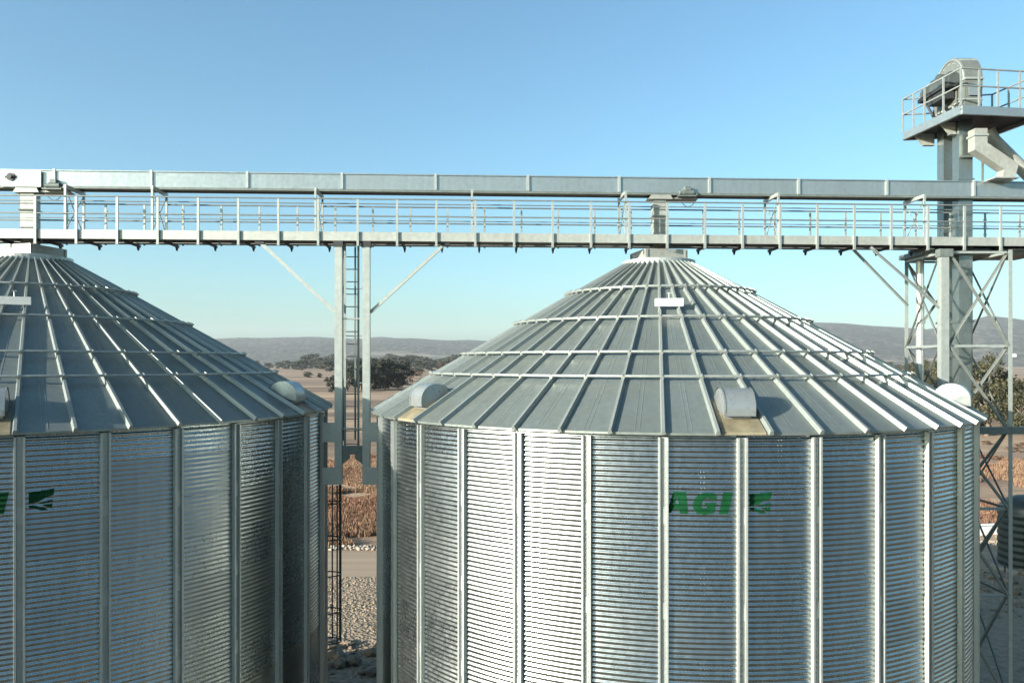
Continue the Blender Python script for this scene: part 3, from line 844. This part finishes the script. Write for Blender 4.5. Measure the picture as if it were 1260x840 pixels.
for i in range(NR):
    t = i/(NR-1); r = 1900 + 4300*t
    for k in range(NA):
        az = R_(-62 + 124*k/(NA-1)); px = HX + F*math.tan(az)
        top = CAM_H + crest_px(px)*5200*math.cos(az)/F
        s = max(0, min(1, (r-2300)/2700)); s = s*s*(3-2*s)
        if r > 5200: s *= 1 - .35*(r-5200)/1000
        x, y = r*math.sin(az), r*math.cos(az)
        nz = mnoise.fractal(Vector((x*.0011, y*.0011, 3.3)), 1.0, 2.0, 5)*22*s + mnoise.noise(Vector((x*.006, y*.006, 1)))*5*s
        vs.append((x, y, -2.5 + (top*s + nz*min(1, s*1.5)*(1 if s < .97 else .25)) + (2.5 if s > 0 else 0)*min(1, s*20)))
m.add(vs, [(i*NA+k, (i+1)*NA+k, (i+1)*NA+k+1, i*NA+k+1) for i in range(NR-1) for k in range(NA-1)][::1], smooth=True)
hl = m.build('hills', hills_mat()); tag(hl, kind='structure')

# ------------------------------------------------------------------ grass, stones
def grass_mat():
    t = NT('dry_grass'); gi = t.node('ShaderNodeNewGeometry')
    pos = t.noise(.10, 4, .6, t.coords())
    c = t.ramp(gi.outputs['Random Per Island'], [(0,(.075,.030,.016)), (.45,(.155,.072,.040)), (.8,(.22,.125,.075)), (1,(.28,.185,.12))])
    c = t.mix(t.ramp(pos, [(.42,(0,0,0)),(.62,(.6,)*3)]), c, (.24,.165,.10))
    return t.set(Base_Color=c, Roughness=.9)
def grass_field(name, regions, hmin, hmax, mat):
    V = []; Fq = []; base = 0
    for (pxa, pxb, ya, yb, n) in regions:
        y = np.sqrt(rng.random(n)*(yb**2-ya**2) + ya**2); px = pxa + (pxb-pxa)*rng.random(n); x = (px-HX)*y/F
        dens = np.array([mnoise.noise(Vector((a*.09, b*.05, 0))) + .6*mnoise.noise(Vector((a*.3, b*.2, 5))) for a, b in zip(x, y)])
        keep = dens > -.12; x, y, dens = x[keep], y[keep], dens[keep]; n = len(x)
        B = 8
        hgt = (hmin + (hmax-hmin)*rng.random(n))*(.75+.6*np.clip(dens, -.2, .6))
        for b in range(B):
            th = rng.random(n)*2*PI; lean = rng.random(n)*.35; w = .008 + .016*rng.random(n)
            hb = hgt*(.55+.45*rng.random(n)); ox = (rng.random(n)-.5)*.35; oy = (rng.random(n)-.5)*.35
            dx, dy = np.cos(th), np.sin(th); a2 = rng.random(n)*PI; wx, wy = np.cos(a2)*w, np.sin(a2)*w
            p0 = np.stack([x+ox-wx, y+oy-wy, np.zeros(n)], -1); p1 = np.stack([x+ox+wx, y+oy+wy, np.zeros(n)], -1)
            mx = x+ox+dx*lean*hb*.4; my = y+oy+dy*lean*hb*.4
            p2 = np.stack([mx+wx*.9, my+wy*.9, hb*.65], -1); p3 = np.stack([mx-wx*.9, my-wy*.9, hb*.65], -1)
            p4 = np.stack([x+ox+dx*lean*hb+wx*.25, y+oy+dy*lean*hb+wy*.25, hb], -1); p5 = np.stack([x+ox+dx*lean*hb-wx*.25, y+oy+dy*lean*hb-wy*.25, hb], -1)
            V.append(np.stack([p0,p1,p2,p3,p4,p5], 1).reshape(-1, 3))
            q = base + np.arange(n)[:, None]*6
            Fq.append(np.concatenate([q+np.array([[0,1,2,3]]), q+np.array([[3,2,4,5]])])); base += n*6
    o = link(name, np_mesh(name, np.vstack(V), np.vstack(Fq), mat)); tag(o, kind='stuff'); return o
GM = grass_mat()
g = grass_field('tall_grass', [(380, 490, 56.3, 108, 26000), (1170, 1300, 62, 110, 14000)], .30, .85, GM)
tag(g, 'tall dry golden grass growing beyond the dirt road', 'grass')

def stones(name, regions, mat, smin, smax):
    # rough low stones: squashed noisy octahedron-derived lumps
    import bmesh
    bm = bmesh.new(); bmesh.ops.create_icosphere(bm, subdivisions=1, radius=1)
    bv = np.array([v.co[:] for v in bm.verts]); bf = np.array([[v.index for v in f.verts] for f in bm.faces]); bm.free()
    V = []; Fq = []; base = 0
    for (pxa, pxb, ya, yb, n) in regions:
        y = ya + (yb-ya)*rng.random(n); x = (pxa + (pxb-pxa)*rng.random(n) - HX)*y/F
        s = smin + (smax-smin)*rng.random(n)**3
        for i in range(n):
            v = bv*(1 + .35*(rng.random((len(bv),1))-.5))*np.array([s[i]*(.8+.5*rng.random()), s[i]*(.8+.5*rng.random()), s[i]*.6])
            V.append(v + np.array([x[i], y[i], s[i]*.3])); Fq.append(bf+base); base += len(bv)
    o = link(name, np_mesh(name, np.vstack(V), np.vstack(Fq), mat)); tag(o, kind='stuff'); return o
SM = plain('pale_stone', (.25,.195,.135), .95, 0, .4, .8)
g = stones('loose_gravel', [(385, 485, 30, 48, 1500), (385, 485, 40, 47.5, 900), (1190, 1290, 44, 60, 900)], SM, .02, .07); tag(g, 'loose pale gravel scattered over the yard', 'gravel')
g = stones('rubble', [(392, 480, 33, 37, 60), (1195, 1290, 40, 50, 60)], plain('rough_rubble', (.15,.115,.08), .95, 0, .45, .8), .10, .42); tag(g, 'rough rubble lying on the yard between the silos', 'rubble')
g = stones('stone_windrow', [(380, 490, 55.0, 56.3, 260), (1180, 1290, 56.5, 57.6, 160)], plain('white_stone', (.30,.255,.20), .95, 0, .3, .8), .05, .18); tag(g, 'line of pale stones along the far edge of the dirt road', 'stones')

# ------------------------------------------------------------------ trees
def leaf_mat(name, lo, hi, mid):
    t = NT(name); gi = t.node('ShaderNodeNewGeometry'); 
    c = t.ramp(gi.outputs['Random Per Island'], [(0, lo), (.55, mid), (1, hi)])
    b = t.noise(.5, 3, .5, t.coords()); c = t.mix(t.ramp(b, [(.4,(0,0,0)),(.65,(.5,)*3)]), c, hi)
    return t.set(Base_Color=c, Roughness=.75)
LM = {'dark': leaf_mat('dark_evergreen_leaf', (.008,.011,.008), (.032,.036,.022), (.016,.020,.013)),
      'olive': leaf_mat('olive_leaf', (.012,.016,.007), (.066,.058,.022), (.030,.032,.012)),
      'grey': leaf_mat('grey_green_leaf', (.018,.022,.016), (.065,.065,.048), (.034,.040,.029)),
      'brown': leaf_mat('dry_brown_leaf', (.05,.026,.014), (.15,.09,.052), (.09,.05,.028))}
BARK = plain('bark', (.12,.095,.07), .9, 0, .3, 3)

def tree_meshes(seed, h, w, n, leaf, base=.2, lobes=9, kind='grey'):
    r = np.random.default_rng(seed)
    t = MB(); top = h*.62
    bend = [(0,0,0), (w*.03*r.normal(), w*.03*r.normal(), h*.2), (w*.06*r.normal(), w*.06*r.normal(), h*.42), (w*.08*r.normal(), w*.08*r.normal(), top)]
    rt = .028*h; t.tube(bend, [rt, rt*.75, rt*.55, rt*.25], 8)
    cs = []
    for i in range(lobes):
        ang = 2*PI*(i/lobes*2.6 + r.random()*.25); zz = h*(base + (.86-base)*((i+.5)/lobes)**.8)
        k = (zz/h-base)/(1-base); rr = w*.5*(.88*math.sin(PI*min(1, .18+.78*k))**.7)*(.45+.6*r.random())
        c = np.array([rr*math.cos(ang), rr*math.sin(ang), zz]); cs.append((c, w*(.11+.13*r.random()), h*(.07+.07*r.random())))
        b = Vector(bend[1 + i*2//lobes]); b = b.lerp(Vector(bend[2]), r.random()*.5)
        t.tube([b, b.lerp(Vector(c), .5) + Vector((0,0,.03*h)), Vector(c)], [rt*.4, rt*.26, rt*.1], 5)
    trunk = t.mesh('trunk', BARK)
    P = []
    for c, a, b in cs:
        # leaves gathered in sprays on the lobe's shell, with gaps
        ns = max(4, n//(lobes*14)); d = r.normal(size=(ns,3)); d /= np.linalg.norm(d, axis=1, keepdims=True)
        rad = (.45 + .6*r.random((ns,1)))
        sp = c + d*rad*np.array([a, a, b])
        for s in sp:
            P.append(s + r.normal(size=(14,3))*np.array([a, a, b*.8])*.20)
    P = np.vstack(P); N = len(P)
    u = r.normal(size=(N,3)); u /= np.linalg.norm(u, axis=1, keepdims=True)
    v = np.cross(u, r.normal(size=(N,3))); v /= np.linalg.norm(v, axis=1, keepdims=True)
    s = leaf*(.6+.8*r.random((N,1)))
    q = np.stack([P-u*s, P+v*s*.5, P+u*s, P-v*s*.5], 1).reshape(-1,3)
    f = np.arange(N*4).reshape(-1,4)
    return trunk, np_mesh('crown', q, f, LM[kind])

def new_tree(name, tm):
    root = empty(name, (0,0,0)); link('trunk', tm[0], root); link('crown', tm[1], root); return root
protos = {
    'dark': new_tree('evergreen_tree', tree_meshes(1, 12, 11, 5200, .32, .08, 20, 'dark')),
    'dark2': new_tree('evergreen_tree', tree_meshes(2, 13, 10, 5200, .32, .08, 20, 'dark')),
    'grey': new_tree('bushveld_tree', tree_meshes(3, 10, 11, 3600, .42, .12, 17, 'grey')),
    'grey2': new_tree('bushveld_tree', tree_meshes(4, 9, 10, 3600, .42, .10, 16, 'grey')),
    'olive': new_tree('olive_green_tree', tree_meshes(5, 12, 9, 9000, .20, .08, 24, 'olive')),
    'olive2': new_tree('olive_green_tree', tree_meshes(6, 11, 10, 9000, .20, .06, 24, 'olive')),
    'brown': new_tree('dry_shrub', tree_meshes(8, 5, 6, 2200, .25, .06, 9, 'brown')),
}
used = set()
def plant(kind, px, ybase, hpx, label, group=None, cat='tree', wide=1.0, Y=None):
    Y = Y or F*CAM_H/(ybase-HY); src = protos[kind]
    o = src if kind not in used else copy_tree(src)
    used.add(kind)
    h0 = {'dark':12,'dark2':13,'grey':10,'grey2':9,'olive':12,'olive2':11,'brown':5}[kind]
    s = hpx*Y/F/h0; o.location = ((px-HX)*Y/F, Y, -.05); o.scale = (s*wide, s*wide, s); o.rotation_euler.z = random.random()*6.28
    o['label'] = label; o['category'] = cat
    if group: o['group'] = group
    elif 'group' in o: del o['group']
    return o
G1 = 'dark evergreens clumped behind the trestle'
for px, yb, hp, k, w in ((428,481,34,'dark',1.1),(444,480,39,'dark2',1.1),(460,480,41,'dark',1.15),(474,479,40,'dark2',1.1),(489,478,36,'dark',1.1),(452,474,36,'dark2',1.2),(482,473,34,'dark',1.2)):
    plant(k, px, yb, hp, 'dark evergreen tree in the dense clump behind the trestle ladder', G1, wide=w)
plant('dark', 408, 483, 23, 'small dark ragged tree standing alone just left of the trestle', wide=.75)
G2 = 'grey green trees in the far tree line'
random.seed(3)
for i, px in enumerate(range(372, 630, 7)):
    plant('grey' if i % 2 else 'grey2', px + random.uniform(-4,4), random.uniform(452.5,458), random.uniform(11,20), 'grey-green tree in the far tree line between the two silo roofs', G2, wide=1.15)
for i, px in enumerate(range(250, 372, 13)):
    plant('grey' if i % 2 else 'grey2', px + random.uniform(-4,4), random.uniform(453,456), random.uniform(8,12), 'grey-green tree in the thin tree line above the left silo roof', 'trees above the left silo roof', wide=1.2)
random.seed(21)
for i in range(16):
    px = random.choice((random.uniform(372,410), random.uniform(455,610), random.uniform(455,610))); yb = random.uniform(454, 470)
    plant(('grey','dark2','grey2','brown')[i % 4], px, yb, random.uniform(3.5,7)*(yb-445)/16, 'small bush scattered over the tan plain beyond the trestle', 'bushes scattered over the plain', 'bush', wide=1.5)
plant('brown', 508, 465, 11, 'tall dry brown shrub in the field right of the evergreen clump', cat='shrub')
plant('brown', 516, 463, 8, 'small dry brown shrub right beside the taller one', cat='shrub')
plant('brown', 540, 457, 13, 'reddish brown tree in front of the far grey-green tree line', cat='tree')
# right side
plant('olive', 1214, 545, 104, 'large olive green tree behind the right leg of the lattice tower', wide=1.0, Y=140)
plant('olive2', 1196, 541, 86, 'olive green tree half hidden by the bright roof vent of the right silo', wide=1.0, Y=150)
plant('olive2', 1262, 536, 74, 'olive brown tree at the right picture edge beyond the tower', wide=1.0, Y=135)
plant('olive', 1236, 520, 50, 'smaller olive tree between the two bigger ones at the right edge', wide=1.2, Y=165)
plant('olive', 1137, 478, 40, 'olive green tree in the bushy mass behind the lattice tower', 'olive trees massed behind the lattice tower', wide=1.1, Y=360)
plant('olive2', 1152, 482, 38, 'olive green tree in the bushy mass behind the lattice tower', 'olive trees massed behind the lattice tower', wide=1.1, Y=330)
for px, yb, hp, Yd in ((1126, 474, 30, 400), (1145, 486, 44, 300), (1163, 492, 52, 260), (1178, 500, 58, 230), (1188, 515, 70, 185)):
    plant('olive' if px % 2 else 'olive2', px, yb, hp, 'olive green tree in the bushy mass behind the lattice tower', 'olive trees massed behind the lattice tower', wide=1.25, Y=Yd)
plant('olive2', 1093, 457, 13, 'small round olive tree just left of the lattice tower', wide=1.1)
plant('olive', 1117, 470, 26, 'olive green tree in the bushy mass behind the lattice tower', 'olive trees massed behind the lattice tower', wide=1.1)
G3 = 'trees far off on the right'
for i, px in enumerate(range(1020, 1110, 14)):
    plant('grey' if i % 2 else 'grey2', px, random.uniform(452,455), random.uniform(6,10), 'far grey-green tree low on the plain beyond the right silo roof', G3, wide=1.2)
for i, (px, yb, hp) in enumerate(((1213,547,5),(1247,556,6),(1258,552,7),(1228,566,5))):
    plant('brown', px, yb, hp*1.3, 'low rust-brown bush in the dry grass under the olive trees', 'low brown bushes under the olive trees', cat='bush', wide=1.8)

# far white farm buildings on the right hill's foot
HW = plain('whitewashed_wall', (.78,.76,.72), .8); HR = plain('grey_sheet_roof', (.42,.40,.38), .6)
for px, D, w, lab in ((1246, 2900, 9, 'small white farmhouse at the foot of the right-hand hill, seen right of the tower leg'), (1066, 2800, 5, 'tiny white farmhouse on the slope above the right silo roof')):
    az = math.atan((px-HX)/F); x, y = D*math.tan(az)*math.cos(az)/1, D*math.cos(az)
    # ground height there
    dg = min(vs, key=lambda q: (q[0]-x)**2 + (q[1]-y)**2)[2] if False else 0
    fh = empty('farmhouse', (x, y, 0)); tag(fh, lab, 'house')
    m = MB(); m.box(-w, w, -w*.6, w*.6, -6, 6); m.build('wall', HW, fh)
    m = MB(); m.add([(-w-.5,-w*.6-.5,6.02),(w+.5,-w*.6-.5,6.02),(w+.5,w*.6+.5,6.02),(-w-.5,w*.6+.5,6.02),(-w-.5,0,9.5),(w+.5,0,9.5)], [(0,1,5,4),(2,3,4,5),(0,4,3),(1,2,5),(3,2,1,0)]); m.build('roof', HR, fh)
    fh['_r'] = 1
bpy.context.view_layer.update()
dg = bpy.context.evaluated_depsgraph_get()
for o in [o for o in bpy.data.objects if o.get('_r')]:
    del o['_r']
    hit, loc_, *_ = hl.evaluated_get(dg).ray_cast(Vector((o.location.x, o.location.y, 2000)), Vector((0,0,-1)))
    if hit: o.location.z = loc_.z

# ------------------------------------------------------------------ air
m = MB(); m.box(-9800, 9800, -300, 9800, -4, 420); hz_ = m.build('haze', [])
t = bpy.data.materials.new('haze'); t.use_nodes = True; t.node_tree.nodes.clear()
o_ = t.node_tree.nodes.new('ShaderNodeOutputMaterial'); pv = t.node_tree.nodes.new('ShaderNodeVolumePrincipled')
pv.inputs['Color'].default_value = (.78,.88,.94,1); pv.inputs['Density'].default_value = 4.5e-5; pv.inputs['Anisotropy'].default_value = .0
t.node_tree.links.new(pv.outputs[0], o_.inputs['Volume'])
hz_.data.materials.clear(); hz_.data.materials.append(t); tag(hz_, kind='stuff')
g = tag(hz_, 'thin pale haze in the air over the plain', 'haze')

# ------------------------------------------------------------------ sun, sky, camera
SUN_AZ = R_(-121.5); SUN_EL = R_(13.5)
sd = Vector((math.sin(SUN_AZ)*math.cos(SUN_EL), math.cos(SUN_AZ)*math.cos(SUN_EL), math.sin(SUN_EL)))
L = bpy.data.lights.new('sun', 'SUN'); L.energy = 5.0; L.angle = R_(.5); L.color = (1, .945, .855)
lo = bpy.data.objects.new('sun', L); col.objects.link(lo); lo.rotation_euler = sd.to_track_quat('Z', 'Y').to_euler(); lo.location = sd*50
w = bpy.data.worlds.new('World'); sc.world = w; w.use_nodes = True
nt = w.node_tree; bg = nt.nodes['Background']; sk = nt.nodes.new('ShaderNodeTexSky'); sk.sky_type = 'NISHITA'
sk.sun_disc = False; sk.sun_elevation = SUN_EL; sk.sun_rotation = SUN_AZ; sk.air_density = .9; sk.dust_density = 2.2; sk.ozone_density = 3.2
mx = nt.nodes.new('ShaderNodeMix'); mx.data_type = 'RGBA'; mx.blend_type = 'MULTIPLY'; mx.inputs[0].default_value = 1; mx.inputs[7].default_value = (.90,1.085,.97,1)
nt.links.new(sk.outputs[0], mx.inputs[6]); nt.links.new(mx.outputs[2], bg.inputs['Color']); bg.inputs['Strength'].default_value = .096

cam = bpy.data.cameras.new('camera'); co = bpy.data.objects.new('camera', cam); col.objects.link(co)
co.location = (0, 0, CAM_H); co.rotation_euler = (PI/2, 0, 0)
cam.sensor_width = 36; cam.sensor_fit = 'HORIZONTAL'; cam.lens = 36*F/1260; cam.shift_y = 25/1260; cam.clip_end = 40000; cam.clip_start = .1
sc.camera = co
sc.view_settings.view_transform = 'Standard'; sc.view_settings.look = 'None'; sc.view_settings.exposure = 1.6; sc.view_settings.gamma = 1
sc.cycles.use_denoising = True; sc.cycles.max_bounces = 8; sc.cycles.volume_bounces = 0
